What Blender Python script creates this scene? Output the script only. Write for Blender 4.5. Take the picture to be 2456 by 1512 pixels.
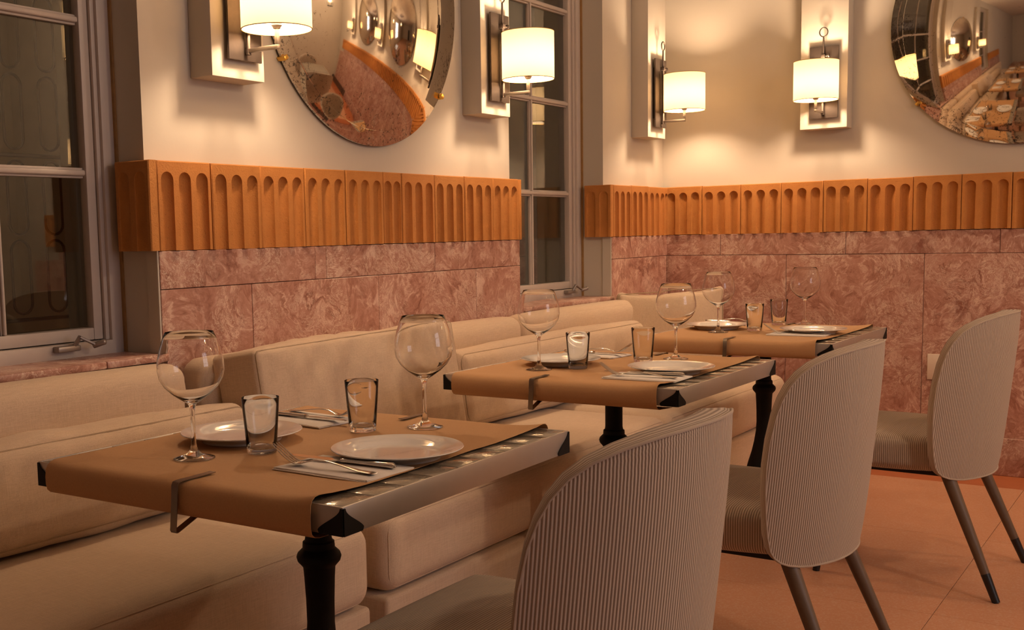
import bpy, bmesh, math, random
from mathutils import Vector, Matrix, noise
random.seed(7)
PI = math.pi
S = bpy.context.scene
COL = S.collection
for o in list(bpy.data.objects):
    bpy.data.objects.remove(o)

# ------------------------------------------------------------------ camera, world, exposure
def setup_camera():
    cam = bpy.data.cameras.new('camera')
    cam.sensor_fit = 'HORIZONTAL'; cam.sensor_width = 36.0
    cam.lens = 2680.0 / 2456.0 * 36.0
    cam.shift_x = 229.2 / 2456.0
    cam.shift_y = 87.0 / 2456.0
    cam.clip_start = 0.05
    ob = bpy.data.objects.new('camera', cam); COL.objects.link(ob)
    yaw, pitch, roll = 0.6243, 0.1034, -0.0218
    f = Vector((-math.sin(yaw) * math.cos(pitch), math.cos(yaw) * math.cos(pitch), -math.sin(pitch)))
    r = Vector((math.cos(yaw), math.sin(yaw), 0)); u = r.cross(f)
    r2 = r * math.cos(roll) + u * math.sin(roll); u2 = -r * math.sin(roll) + u * math.cos(roll)
    m = Matrix((r2, u2, -f)).transposed().to_4x4()
    m.translation = Vector((2.3748, -1.4421, 1.1432))
    ob.matrix_world = m
    S.camera = ob
setup_camera()
W = bpy.data.worlds.new('night'); S.world = W; W.use_nodes = True
W.node_tree.nodes['Background'].inputs[0].default_value = (0.055, 0.034, 0.020, 1)
W.node_tree.nodes['Background'].inputs[1].default_value = 1.0
S.view_settings.view_transform = 'Standard'
S.view_settings.look = 'None'
S.view_settings.gamma = 1.0
S.view_settings.use_curve_mapping = False
S.view_settings.exposure = 0.32
CY = S.cycles
CY.max_bounces = 9; CY.diffuse_bounces = 4; CY.glossy_bounces = 5; CY.transmission_bounces = 9; CY.transparent_max_bounces = 10
CY.caustics_reflective = False; CY.caustics_refractive = True; CY.sample_clamp_indirect = 6.0
CY.use_adaptive_sampling = True; CY.adaptive_threshold = 0.07
CY.use_denoising = True
LAMP_W = 16.0           # bulb inside each wall lamp
LAMP_COL = (1.0, 0.68, 0.42)
SHADE_EMIT = 0.42
PENDANT_W = 40.0
WINDOW_GLOW = 3.0

# ------------------------------------------------------------------ constants of the place (metres)
ZT, ZB, ZM = 1.364, 1.116, 1.008       # terracotta top / bottom, marble joint
TW = 0.204                             # terracotta tile width
YB = 4.1485                            # terracotta face on the back wall
PLX = -0.055                           # plaster face of the left wall
PLY = YB + 0.055
MBX = -0.009                            # marble face
XR, YF, ZC = 5.3, -4.5, 3.15            # right wall, front wall, ceiling

# ------------------------------------------------------------------ materials
MATS = {}
class NT:
    def __init__(self, name):
        self.m = bpy.data.materials.new(name); self.m.use_nodes = True
        self.t = self.m.node_tree; self.n = self.t.nodes; self.l = self.t.links
        self.b = self.n['Principled BSDF']; self.out = self.n['Material Output']
        MATS[name] = self.m
    def node(self, typ, **kw):
        nd = self.n.new(typ)
        for k, v in kw.items():
            if k.startswith('_'): setattr(nd, k[1:], v)
            else:
                key = int(k[1:]) if k[0] == 'i' and k[1:].isdigit() else k.replace('__', ' ')
                nd.inputs[key].default_value = v
        return nd
    def link(self, a, b): self.l.new(a, b)
    def coord(self, kind='Object', scale=(1, 1, 1)):
        tc = self.node('ShaderNodeTexCoord')
        mp = self.node('ShaderNodeMapping'); mp.inputs['Scale'].default_value = scale
        self.link(tc.outputs[kind], mp.inputs[0]); return mp.outputs[0]
    def noise(self, vec, scale, detail=4, rough=0.55, dist=0.0):
        nd = self.node('ShaderNodeTexNoise'); nd.inputs['Scale'].default_value = scale
        nd.inputs['Detail'].default_value = detail; nd.inputs['Roughness'].default_value = rough
        nd.inputs['Distortion'].default_value = dist
        self.link(vec, nd.inputs['Vector']); return nd
    def ramp(self, fac, stops):
        nd = self.node('ShaderNodeValToRGB'); cr = nd.color_ramp
        while len(cr.elements) < len(stops): cr.elements.new(0.5)
        for e, (p, c) in zip(cr.elements, stops):
            e.position = p; e.color = (*c, 1) if len(c) == 3 else c
        self.link(fac, nd.inputs[0]); return nd.outputs[0]
    def mix(self, fac, a, b, mode='MIX'):
        nd = self.node('ShaderNodeMix', _data_type='RGBA', _blend_type=mode)
        for val, key in ((fac, 0), (a, 6), (b, 7)):
            if hasattr(val, 'is_linked'): self.link(val, nd.inputs[key])
            else: nd.inputs[key].default_value = val if key == 0 else (*val, 1)
        return nd.outputs[2]
    def math(self, op, a, b=None, clamp=False):
        nd = self.node('ShaderNodeMath', _operation=op); nd.use_clamp = clamp
        for i, v in enumerate((a, b)):
            if v is None: continue
            if hasattr(v, 'is_linked'): self.link(v, nd.inputs[i])
            else: nd.inputs[i].default_value = v
        return nd.outputs[0]
    def schlick(self, f0):
        lw = self.node('ShaderNodeLayerWeight'); lw.inputs[0].default_value = 0.5
        p = self.math('POWER', lw.outputs['Facing'], 5.0)
        return self.math('ADD', self.math('MULTIPLY', p, 1 - f0), f0, True)
    def bump(self, h, strength, dist=0.002, prev=None):
        nd = self.node('ShaderNodeBump'); nd.inputs['Strength'].default_value = strength
        nd.inputs['Distance'].default_value = dist
        self.link(h, nd.inputs['Height'])
        if prev is not None: self.link(prev, nd.inputs['Normal'])
        self.link(nd.outputs[0], self.b.inputs['Normal']); return nd.outputs[0]
    def set(self, col=None, rough=None, metal=None, **kw):
        if col is not None:
            if hasattr(col, 'is_linked'): self.link(col, self.b.inputs['Base Color'])
            else: self.b.inputs['Base Color'].default_value = (*col, 1)
        if rough is not None:
            if hasattr(rough, 'is_linked'): self.link(rough, self.b.inputs['Roughness'])
            else: self.b.inputs['Roughness'].default_value = rough
        if metal is not None: self.b.inputs['Metallic'].default_value = metal
        for k, v in kw.items(): self.b.inputs[k.replace('__', ' ')].default_value = v
        return self

def simple(name, col, rough=0.5, metal=0.0, nscale=40, var=0.12, bump=0.0, **kw):
    t = NT(name); v = t.coord()
    n = t.noise(v, nscale, 4)
    c2 = tuple(min(1, x * (1 + var)) for x in col); c1 = tuple(x * (1 - var) for x in col)
    t.set(t.mix(n.outputs['Fac'], c1, c2), rough, metal, **kw)
    if bump: t.bump(n.outputs['Fac'], bump)
    return t.m

def build_materials():
    # plaster
    t = NT('plaster'); v = t.coord()
    n = t.noise(v, 3.0, 5); n2 = t.noise(v, 60, 3)
    t.set(t.mix(n.outputs['Fac'], (0.525, 0.48, 0.415), (0.575, 0.53, 0.46)), 0.75)
    t.bump(n2.outputs['Fac'], 0.12, 0.002)
    t = NT('ceiling_paint'); v = t.coord(); n = t.noise(v, 4, 3)
    t.set(t.mix(n.outputs['Fac'], (0.80, 0.74, 0.66), (0.85, 0.79, 0.71)), 0.8)
    # terracotta
    t = NT('terracotta'); v = t.coord()
    oi = t.node('ShaderNodeObjectInfo')
    n = t.noise(v, 14, 6, 0.6); n2 = t.noise(v, 170, 5, 0.75); n3 = t.noise(v, 700, 2)
    c = t.mix(n.outputs['Fac'], (0.44, 0.165, 0.033), (0.60, 0.265, 0.066))
    c = t.mix(t.math('MULTIPLY', oi.outputs['Random'], 0.45), c, (0.58, 0.215, 0.05))
    pits = t.ramp(n2.outputs['Fac'], [(0.28, (0.40, 0.40, 0.40)), (0.40, (1, 1, 1))])
    c = t.mix(1.0, c, pits, 'MULTIPLY')
    t.set(c, 0.82)
    b = t.bump(n2.outputs['Fac'], 0.8, 0.0030); t.bump(n3.outputs['Fac'], 0.25, 0.0008, b)
    # pink travertine / marble
    for name, shift, k in (('marble', 0.0, 1.0), ('marble_dark', 7.3, 0.92)):
        t = NT(name); tc = t.node('ShaderNodeTexCoord'); oi = t.node('ShaderNodeObjectInfo')
        add = t.node('ShaderNodeVectorMath', _operation='ADD'); t.link(tc.outputs['Object'], add.inputs[0])
        sc = t.node('ShaderNodeVectorMath', _operation='SCALE'); sc.inputs[0].default_value = (3.1, 5.7, 4.3)
        t.link(t.math('ADD', t.math('MULTIPLY', oi.outputs['Random'], 9.0), shift), sc.inputs['Scale'])
        t.link(sc.outputs[0], add.inputs[1]); v = add.outputs[0]
        w1 = t.noise(v, 5.0, 5, 0.6, 2.4)
        wc = t.node('ShaderNodeVectorMath', _operation='SCALE'); t.link(w1.outputs['Color'], wc.inputs[0]); wc.inputs['Scale'].default_value = 0.22
        v2 = t.node('ShaderNodeVectorMath', _operation='ADD'); t.link(v, v2.inputs[0]); t.link(wc.outputs[0], v2.inputs[1])
        n1 = t.noise(v2.outputs[0], 9, 8, 0.66, 1.8)
        vein = t.noise(v2.outputs[0], 17, 7, 0.62, 2.2)
        dk = t.noise(v2.outputs[0], 3.4, 6, 0.6, 1.0)
        c = t.ramp(n1.outputs['Fac'], [(0.29, (0.20 * k, 0.07 * k, 0.05 * k)), (0.42, (0.38 * k, 0.185 * k, 0.14 * k)),
                                       (0.53, (0.48 * k, 0.265 * k, 0.21 * k)), (0.64, (0.68 * k, 0.48 * k, 0.40 * k))])
        ridge = t.math('ABSOLUTE', t.math('SUBTRACT', vein.outputs['Fac'], 0.5))
        vm = t.ramp(ridge, [(0.0, (1, 1, 1)), (0.010, (0.9, 0.9, 0.9)), (0.028, (0, 0, 0))])
        brk = t.noise(v, 4.0, 3)
        vm2 = t.math('MULTIPLY', vm, t.ramp(brk.outputs['Fac'], [(0.45, (0, 0, 0)), (0.55, (1, 1, 1))]))
        c = t.mix(t.math('MULTIPLY', vm2, 0.85), c, (0.78 * k, 0.63 * k, 0.52 * k))
        dmask = t.ramp(dk.outputs['Fac'], [(0.30, (1, 1, 1)), (0.40, (0, 0, 0))])
        c = t.mix(t.math('MULTIPLY', dmask, 0.6), c, (0.17 * k, 0.045 * k, 0.03 * k))
        t.set(c, t.ramp(n1.outputs['Fac'], [(0.3, (0.42,) * 3), (0.7, (0.28,) * 3)]))
        t.bump(n1.outputs['Fac'], 0.08, 0.001)
    # linen upholstery
    t = NT('linen'); v = t.coord()
    wx = t.noise(t.coord('Object', (1, 30, 30)), 22, 3, 0.7); wz = t.noise(t.coord('Object', (30, 1, 30)), 22, 3, 0.7)
    wy = t.noise(t.coord('Object', (30, 30, 1)), 22, 3, 0.7)
    f = t.math('ADD', t.math('ADD', wx.outputs['Fac'], wy.outputs['Fac']), wz.outputs['Fac'])
    f = t.math('MULTIPLY', f, 0.3333)
    n = t.noise(v, 4, 5)
    f2 = t.ramp(f, [(0.36, (0, 0, 0)), (0.64, (1, 1, 1))])
    c = t.mix(f2, (0.50, 0.36, 0.24), (0.78, 0.61, 0.445))
    c = t.mix(t.math('MULTIPLY', n.outputs['Fac'], 0.25), c, (0.52, 0.40, 0.28))
    t.set(c, 0.9, Sheen__Weight=0.15)
    t.bump(f, 0.35, 0.0012)
    # ribbed corduroy-like fabric (uv in metres)
    t = NT('ribbed_fabric'); uv = t.node('ShaderNodeUVMap'); sx = t.node('ShaderNodeSeparateXYZ'); t.link(uv.outputs[0], sx.inputs[0])
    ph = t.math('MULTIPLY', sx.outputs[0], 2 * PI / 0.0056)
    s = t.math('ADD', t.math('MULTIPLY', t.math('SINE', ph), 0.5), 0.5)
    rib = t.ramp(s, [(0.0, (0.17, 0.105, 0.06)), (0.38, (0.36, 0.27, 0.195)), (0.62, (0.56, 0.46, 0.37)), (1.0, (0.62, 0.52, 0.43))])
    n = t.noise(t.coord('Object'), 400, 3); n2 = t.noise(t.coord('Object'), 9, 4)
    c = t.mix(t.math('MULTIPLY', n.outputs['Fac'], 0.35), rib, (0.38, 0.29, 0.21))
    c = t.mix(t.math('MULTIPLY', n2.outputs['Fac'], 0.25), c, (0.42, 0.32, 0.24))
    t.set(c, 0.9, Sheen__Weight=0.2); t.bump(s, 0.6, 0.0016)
    # kraft paper
    t = NT('kraft_paper'); v = t.coord(); n = t.noise(v, 350, 4, 0.7); n2 = t.noise(t.coord('Object', (1, 6, 1)), 7, 3)
    c = t.mix(n.outputs['Fac'], (0.45, 0.245, 0.105), (0.61, 0.355, 0.165)); c = t.mix(t.math('MULTIPLY', n2.outputs['Fac'], 0.3), c, (0.49, 0.265, 0.115))
    t.set(c, 0.72); t.bump(n2.outputs['Fac'], 0.15, 0.004)
    # glazed tile on the table tops
    t = NT('glazed_tile'); oi = t.node('ShaderNodeObjectInfo'); v0 = t.coord()
    av = t.node('ShaderNodeVectorMath', _operation='ADD'); t.link(v0, av.inputs[0]); t.link(t.math('MULTIPLY', oi.outputs['Random'], 37.0), av.inputs[1]); v = av.outputs[0]; n = t.noise(v, 22, 4); n2 = t.noise(v, 60, 3)
    c = t.mix(n.outputs['Fac'], (0.20, 0.175, 0.135), (0.38, 0.335, 0.265)); c = t.mix(t.math('MULTIPLY', oi.outputs['Random'], 0.5), c, (0.30, 0.24, 0.18))
    t.set(c, 0.07, Coat__Weight=0.5); t.bump(n2.outputs['Fac'], 0.5, 0.004)
    simple('seam_thread', (0.42, 0.31, 0.205), 0.9, 0.0, 90, 0.2)
    simple('edge_metal', (0.56, 0.51, 0.46), 0.42, 0.75, 30, 0.05)
    simple('black_iron', (0.005, 0.004, 0.0035), 0.6, 0.0, 60, 0.3, 0.1, Specular__IOR__Level=0.25)
    simple('exterior_iron', (0.02, 0.018, 0.016), 0.6, 0.0, 60, 0.3)
    simple('clip_steel', (0.22, 0.18, 0.145), 0.30, 0.95, 60, 0.15)
    simple('bronze', (0.10, 0.078, 0.066), 0.42, 0.8, 45, 0.18, 0.05)
    simple('nickel', (0.34, 0.29, 0.25), 0.4, 0.9, 45, 0.12, 0.05)
    simple('brass', (0.72, 0.44, 0.10), 0.3, 1.0, 60, 0.1)
    simple('cutlery_steel', (0.66, 0.62, 0.57), 0.16, 1.0, 30, 0.03)
    simple('porcelain', (0.80, 0.765, 0.72), 0.08, 0.0, 10, 0.01, Coat__Weight=0.4)
    simple('print_ink', (0.16, 0.10, 0.08), 0.5, 0.0, 80, 0.2)
    simple('paper_napkin', (0.86, 0.81, 0.75), 0.85, 0.0, 120, 0.04, 0.15)
    simple('leg_wood', (0.135, 0.088, 0.055), 0.5, 0.0, 25, 0.2, 0.05)
    simple('black_cap', (0.012, 0.010, 0.010), 0.4, 0.0, 40, 0.2)
    simple('black_cloth', (0.015, 0.013, 0.012), 0.9, 0.0, 90, 0.2)
    simple('window_paint', (0.50, 0.44, 0.40), 0.45, 0.0, 20, 0.05, 0.04)
    simple('crank_metal', (0.30, 0.26, 0.23), 0.4, 0.6, 30, 0.1)
    simple('outlet_plastic', (0.72, 0.62, 0.52), 0.4, 0.0, 20, 0.02)
    simple('grout', (0.10, 0.055, 0.035), 0.9, 0.0, 60, 0.2)
    simple('sealant', (0.30, 0.17, 0.06), 0.6, 0.0, 40, 0.3, 0.1)
    simple('mirror_back', (0.035, 0.026, 0.02), 0.5, 0.0, 40, 0.2)
    simple('lamp_trim', (0.55, 0.33, 0.10), 0.7, 0.0, 80, 0.1)
    simple('dark_door', (0.02, 0.016, 0.014), 0.4, 0.0, 20, 0.2)
    simple('outside_wall', (0.34, 0.27, 0.2), 0.9, 0.0, 6, 0.3)
    simple('border_cement', (0.40, 0.12, 0.045), 0.55, 0.0, 18, 0.15)
    # terrazzo floor
    t = NT('terrazzo'); v = t.coord(); vo = t.node('ShaderNodeTexVoronoi'); vo.inputs['Scale'].default_value = 190; t.link(v, vo.inputs['Vector'])
    n = t.noise(v, 3.2, 5); sp = t.ramp(vo.outputs['Color'], [(0.55, (0, 0, 0)), (0.8, (1, 1, 1))])
    c = t.mix(n.outputs['Fac'], (0.47, 0.215, 0.115), (0.60, 0.315, 0.185))
    c = t.mix(t.math('MULTIPLY', sp, 0.35), c, (0.62, 0.45, 0.36))
    t.set(c, t.ramp(n.outputs['Fac'], [(0.3, (0.30,) * 3), (0.7, (0.46,) * 3)])); t.bump(n.outputs['Fac'], 0.05, 0.002)
    # drinking glass
    t = NT('clear_glass'); n = t.noise(t.coord(), 5, 1)
    t.set((1, 1, 1), 0.0, 0.0, IOR=1.33, Transmission__Weight=1.0)
    # window pane: clear sheet with surface reflection
    t = NT('window_glass'); tr = t.node('ShaderNodeBsdfTransparent'); tr.inputs[0].default_value = (0.80, 0.82, 0.80, 1)
    gl = t.node('ShaderNodeBsdfGlossy'); gl.inputs['Roughness'].default_value = 0.01; gl.inputs[0].default_value = (1, 1, 1, 1)
    mx = t.node('ShaderNodeMixShader'); t.link(t.schlick(0.08), mx.inputs[0]); t.link(tr.outputs[0], mx.inputs[1]); t.link(gl.outputs[0], mx.inputs[2])
    wn = t.noise(t.coord(), 2.5, 2); bp = t.node('ShaderNodeBump'); bp.inputs['Strength'].default_value = 0.03; bp.inputs['Distance'].default_value = 0.01
    t.link(wn.outputs['Fac'], bp.inputs['Height']); t.link(bp.outputs[0], gl.inputs['Normal'])
    t.link(mx.outputs[0], t.out.inputs[0])
    # antique convex mirror: silvering foxed towards the rim
    t = NT('antique_mirror'); tc = t.node('ShaderNodeTexCoord'); v = tc.outputs['Object']
    ln = t.node('ShaderNodeVectorMath', _operation='LENGTH'); t.link(v, ln.inputs[0])
    edge = t.ramp(ln.outputs['Value'], [(0.25, (0.0,) * 3), (0.46, (0.07,) * 3), (0.55, (0.15,) * 3)])
    n = t.noise(v, 85, 5, 0.75, 0.6); nb = t.noise(v, 7, 4, 0.6)
    th = t.math('ADD', t.math('ADD', n.outputs['Fac'], edge), t.math('MULTIPLY', t.math('SUBTRACT', nb.outputs['Fac'], 0.5), 0.42))
    sp = t.ramp(th, [(0.675, (0, 0, 0)), (0.74, (1, 1, 1))])
    haze = t.ramp(nb.outputs['Fac'], [(0.35, (0.02,) * 3), (0.75, (0.10,) * 3)])
    gl = t.node('ShaderNodeBsdfGlossy'); gl.inputs[0].default_value = (0.80, 0.73, 0.63, 1); t.link(haze, gl.inputs['Roughness'])
    gl.inputs['Roughness'].default_value = 0.04
    df = t.node('ShaderNodeBsdfDiffuse'); df.inputs[0].default_value = (0.055, 0.04, 0.03, 1)
    mx = t.node('ShaderNodeMixShader'); t.link(t.math('MULTIPLY', sp, 0.8), mx.inputs[0]); t.link(gl.outputs[0], mx.inputs[1]); t.link(df.outputs[0], mx.inputs[2])
    t.l.remove(gl.inputs['Roughness'].links[0])
    t.link(mx.outputs[0], t.out.inputs[0])
    # lit fabric lamp shade
    t = NT('lamp_shade'); wv = t.noise(t.coord('Object', (1, 1, 12)), 60, 2)
    tl = t.node('ShaderNodeBsdfTranslucent'); tl.inputs[0].default_value = (0.155, 0.118, 0.070, 1)
    df = t.node('ShaderNodeBsdfDiffuse'); t.link(t.mix(wv.outputs['Fac'], (0.80, 0.74, 0.62), (0.88, 0.82, 0.70)), df.inputs[0])
    mx = t.node('ShaderNodeMixShader'); mx.inputs[0].default_value = 0.48; t.link(tl.outputs[0], mx.inputs[1]); t.link(df.outputs[0], mx.inputs[2])
    em = t.node('ShaderNodeEmission'); em.inputs[0].default_value = (1.0, 0.66, 0.30, 1); em.inputs[1].default_value = SHADE_EMIT
    ad = t.node('ShaderNodeAddShader'); t.link(mx.outputs[0], ad.inputs[0]); t.link(em.outputs[0], ad.inputs[1]); t.link(ad.outputs[0], t.out.inputs[0])
    def emit(name, col, s):
        t = NT(name); em = t.node('ShaderNodeEmission'); em.inputs[0].default_value = (*col, 1); em.inputs[1].default_value = s
        t.link(em.outputs[0], t.out.inputs[0])
    emit('lit_curtain', (0.90, 0.86, 0.95), WINDOW_GLOW)
    emit('filament', (1.0, 0.55, 0.22), 60)
    emit('exit_green', (0.1, 1.0, 0.45), 2.0)
build_materials()

# ------------------------------------------------------------------ mesh helpers
def mesh(name, verts, faces, smooth=False, uvs=None):
    me = bpy.data.meshes.new(name); me.from_pydata([tuple(v) for v in verts], [], faces); me.update()
    if uvs is not None:
        lay = me.uv_layers.new(name='UVMap')
        for lp in me.loops: lay.data[lp.index].uv = uvs[lp.vertex_index]
    if smooth: me.polygons.foreach_set('use_smooth', [True] * len(me.polygons))
    return me

def put(name, me, mat=None, parent=None, loc=(0, 0, 0), rot=(0, 0, 0)):
    if mat is not None and not me.materials: me.materials.append(MATS[mat])
    o = bpy.data.objects.new(name, me); COL.objects.link(o)
    o.location = loc; o.rotation_euler = rot
    if parent is not None: o.parent = parent
    return o

def tag(o, label=None, cat=None, group=None, kind=None):
    if label: o['label'] = label
    if cat: o['category'] = cat
    if group: o['group'] = group
    if kind: o['kind'] = kind
    return o

def thing(name, label, cat, loc=(0, 0, 0), rz=0.0, group=None):
    o = bpy.data.objects.new(name, None); COL.objects.link(o)
    o.empty_display_size = 0.1; o.location = loc; o.rotation_euler = (0, 0, rz)
    return tag(o, label, cat, group)

def copy_tree(o, parent=None):
    c = o.copy(); COL.objects.link(c); c.parent = parent
    for ch in list(o.children):
        copy_tree(ch, c)
    return c

def bm_mesh(name, bm, smooth=False, sharp=None):
    me = bpy.data.meshes.new(name); bm.to_mesh(me); bm.free()
    if smooth: me.polygons.foreach_set('use_smooth', [True] * len(me.polygons))
    if sharp is not None:
        try: me.set_sharp_from_angle(angle=math.radians(sharp))
        except Exception: pass
    return me

def box_me(lo, hi, bevel=0.0, seg=2, name='box'):
    bm = bmesh.new(); bmesh.ops.create_cube(bm, size=1.0)
    for v in bm.verts:
        for i in range(3): v.co[i] = lo[i] + (v.co[i] + 0.5) * (hi[i] - lo[i])
    if bevel > 0: bmesh.ops.bevel(bm, geom=bm.edges[:], offset=bevel, segments=seg, affect='EDGES', profile=0.5)
    return bm_mesh(name, bm, bevel > 0, 35 if bevel > 0 else None)

def box(name, lo, hi, mat, parent=None, bevel=0.0, seg=2, **kw):
    return put(name, box_me(lo, hi, bevel, seg, name), mat, parent, **kw)

def boxes_me(lst, name='boxes'):
    v, f = [], []
    for lo, hi in lst:
        b = len(v)
        v += [(x, y, z) for x in (lo[0], hi[0]) for y in (lo[1], hi[1]) for z in (lo[2], hi[2])]
        f += [tuple(b + i for i in q) for q in ((0, 1, 3, 2), (4, 6, 7, 5), (0, 4, 5, 1), (2, 3, 7, 6), (0, 2, 6, 4), (1, 5, 7, 3))]
    return mesh(name, v, f)

def lathe_me(prof, n=48, name='lathe', smooth=True, sharp=40, closed=False):
    v, f = [], []
    rows = []
    for r, z in prof:
        if r < 1e-6: rows.append([len(v)]); v.append((0, 0, z))
        else:
            rows.append(list(range(len(v), len(v) + n)))
            v += [(r * math.cos(2 * PI * i / n), r * math.sin(2 * PI * i / n), z) for i in range(n)]
    pairs = list(zip(rows, rows[1:]))
    if closed: pairs.append((rows[-1], rows[0]))
    for a, b in pairs:
        for i in range(n):
            j = (i + 1) % n
            if len(a) == 1 and len(b) == 1: continue
            if len(a) == 1: f.append((a[0], b[j], b[i]))
            elif len(b) == 1: f.append((a[i], a[j], b[0]))
            else: f.append((a[i], a[j], b[j], b[i]))
    me = mesh(name, v, f, smooth)
    bm = bmesh.new(); bm.from_mesh(me); bmesh.ops.recalc_face_normals(bm, faces=bm.faces[:]); bm.to_mesh(me); bm.free()
    if smooth: me.polygons.foreach_set('use_smooth', [True] * len(me.polygons))
    if sharp:
        try: me.set_sharp_from_angle(angle=math.radians(sharp))
        except Exception: pass
    return me

def tube_me(path, rad, n=8, closed=False, name='tube', caps=True, squash=1.0):
    P = [Vector(p) for p in path]; N = len(P); v, f = [], []
    rads = rad if isinstance(rad, (list, tuple)) else [rad] * N
    up = None
    for i in range(N):
        a = P[i - 1] if (i > 0 or closed) else P[i]
        b = P[(i + 1) % N] if (i < N - 1 or closed) else P[i]
        d = (b - a).normalized()
        if up is None:
            up = Vector((0, 0, 1)) if abs(d.z) < 0.9 else Vector((1, 0, 0))
        s = d.cross(up).normalized(); up = s.cross(d).normalized()
        for k in range(n):
            t = 2 * PI * (k + 0.5) / n
            v.append(P[i] + (s * math.cos(t) + up * math.sin(t) * squash) * rads[i])
    for i in range(N if closed else N - 1):
        for k in range(n):
            f.append((i * n + k, i * n + (k + 1) % n, ((i + 1) % N) * n + (k + 1) % n, ((i + 1) % N) * n + k))
    if caps and not closed:
        f.append(tuple(range(n))); f.append(tuple(reversed(range((N - 1) * n, N * n))))
    me = mesh(name, v, f)
    bm = bmesh.new(); bm.from_mesh(me); bmesh.ops.recalc_face_normals(bm, faces=bm.faces[:]); bm.to_mesh(me); bm.free()
    if n > 5:
        me.polygons.foreach_set('use_smooth', [True] * len(me.polygons))
        try: me.set_sharp_from_angle(angle=math.radians(50))
        except Exception: pass
    return me

def sheet_me(prof, x0, x1, nx, thick, warp=None, name='sheet'):
    """strip with a profile in the y-z plane swept along x; thickness added below"""
    nrm = []
    for i in range(len(prof)):
        a = prof[max(0, i - 1)]; b = prof[min(len(prof) - 1, i + 1)]
        d = Vector((b[0] - a[0], b[1] - a[1])).normalized(); nrm.append((-d.y, d.x))
    v, f = [], []; m = len(prof)
    for side in (0, 1):
        for i in range(nx + 1):
            x = x0 + (x1 - x0) * i / nx
            for j, (y, z) in enumerate(prof):
                o = side * thick
                p = [x, y - nrm[j][0] * o, z - nrm[j][1] * o]
                if warp: p = warp(p, i / nx, j / (m - 1))
                v.append(p)
    K = (nx + 1) * m
    for i in range(nx):
        for j in range(m - 1):
            a = i * m + j
            f.append((a, a + m, a + m + 1, a + 1)); f.append((K + a, K + a + 1, K + a + m + 1, K + a + m))
    for j in range(m - 1):
        f.append((j, j + 1, K + j + 1, K + j)); a = nx * m + j; f.append((a + 1, a, K + a, K + a + 1))
    for i in range(nx):
        a = i * m; f.append((a + m, a, K + a, K + a + m)); a = i * m + m - 1; f.append((a, a + m, K + a + m, K + a))
    me = mesh(name, v, f)
    bm = bmesh.new(); bm.from_mesh(me); bmesh.ops.recalc_face_normals(bm, faces=bm.faces[:]); bm.to_mesh(me); bm.free()
    me.polygons.foreach_set('use_smooth', [True] * len(me.polygons))
    try: me.set_sharp_from_angle(angle=math.radians(40))
    except Exception: pass
    return me

def cushion_me(size, bulge=(0.02, 0.02, 0.02), edge=0.03, n=18, wrinkle=0.0, seed=0, sag=None, uvx=False, name='cushion'):
    """soft rounded box centred on the origin"""
    h = [s / 2 for s in size]; v, f, uv = [], [], []
    key = {}; nn = n if isinstance(n, tuple) else (n, n, n)
    def P(a, b, c):
        u = [a, b, c]; q = [u[i] * h[i] for i in range(3)]
        inner = [max(-(h[i] - edge), min(h[i] - edge, q[i])) for i in range(3)]
        d = Vector([q[i] - inner[i] for i in range(3)])
        if d.length > 1e-9:
            nrm = d.normalized(); p = Vector(inner) + nrm * edge
        else: p = Vector(q)
        w = [(1 - min(1, abs(x)) ** 2.2) for x in u]
        sg = [1 if x > 0 else -1 for x in u]
        p.x += sg[0] * bulge[0] * w[1] * w[2] * abs(a) ** 6
        p.y += sg[1] * bulge[1] * w[0] * w[2] * abs(b) ** 6
        p.z += sg[2] * bulge[2] * w[0] * w[1] * abs(c) ** 6
        if wrinkle:
            s = Vector((p.x * 6 + seed, p.y * 7 + seed * 1.7, p.z * 5))
            k = noise.noise(s) * 0.35
            # gathers running away from the seams, slanting a little
            wt = 0.9 * (0.35 + 0.65 * abs(c)) if a > 0.99 else (0.30 if c > 0.99 and a > -0.3 else 0.08)
            g1 = 1 - abs(noise.noise(Vector((p.y * 15 + seed * 3 - p.z * 11, p.z * 2.2, seed)))) * 2.4
            g2 = 1 - abs(noise.noise(Vector((p.y * 27 + seed * 5 + p.z * 6, p.z * 3.0, seed + 4)))) * 2.4
            k += ((max(-0.3, g1) - 0.4) * 0.42 + (max(-0.3, g2) - 0.4) * 0.22) * wt
            o = Vector((p.x / h[0] ** 2, p.y / h[1] ** 2 * 0.2, p.z / h[2] ** 2)).normalized(); m2 = sorted((abs(a), abs(b), abs(c)))[1]; p += o * k * wrinkle * (1 - m2 ** 5)
        if sag: p = Vector(sag(p))
        return p
    def sp(i, n):   # denser sampling near the edges
        t = -1 + 2 * i / n
        return math.copysign(abs(math.sin(t * PI / 2)) ** 0.9, t)
    def idx(a, b, c):
        k = (round(a, 5), round(b, 5), round(c, 5))
        if k not in key:
            key[k] = len(v); p = P(a, b, c); v.append(p)
            uv.append((p.x, p.y + p.z) if uvx else (p.y, p.z))
        return key[k]
    for ax in range(3):
        for sgn in (-1, 1):
            n1, n2 = nn[(ax + 1) % 3], nn[(ax + 2) % 3]
            for i in range(n1):
                for j in range(n2):
                    q = []
                    for di, dj in ((0, 0), (1, 0), (1, 1), (0, 1)):
                        c = [0, 0, 0]; c[ax] = sgn; c[(ax + 1) % 3] = sp(i + di, n1); c[(ax + 2) % 3] = sp(j + dj, n2)
                        q.append(idx(*c))
                    f.append(tuple(q if sgn > 0 else reversed(q)))
    return mesh(name, v, f, True, uv)

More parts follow.
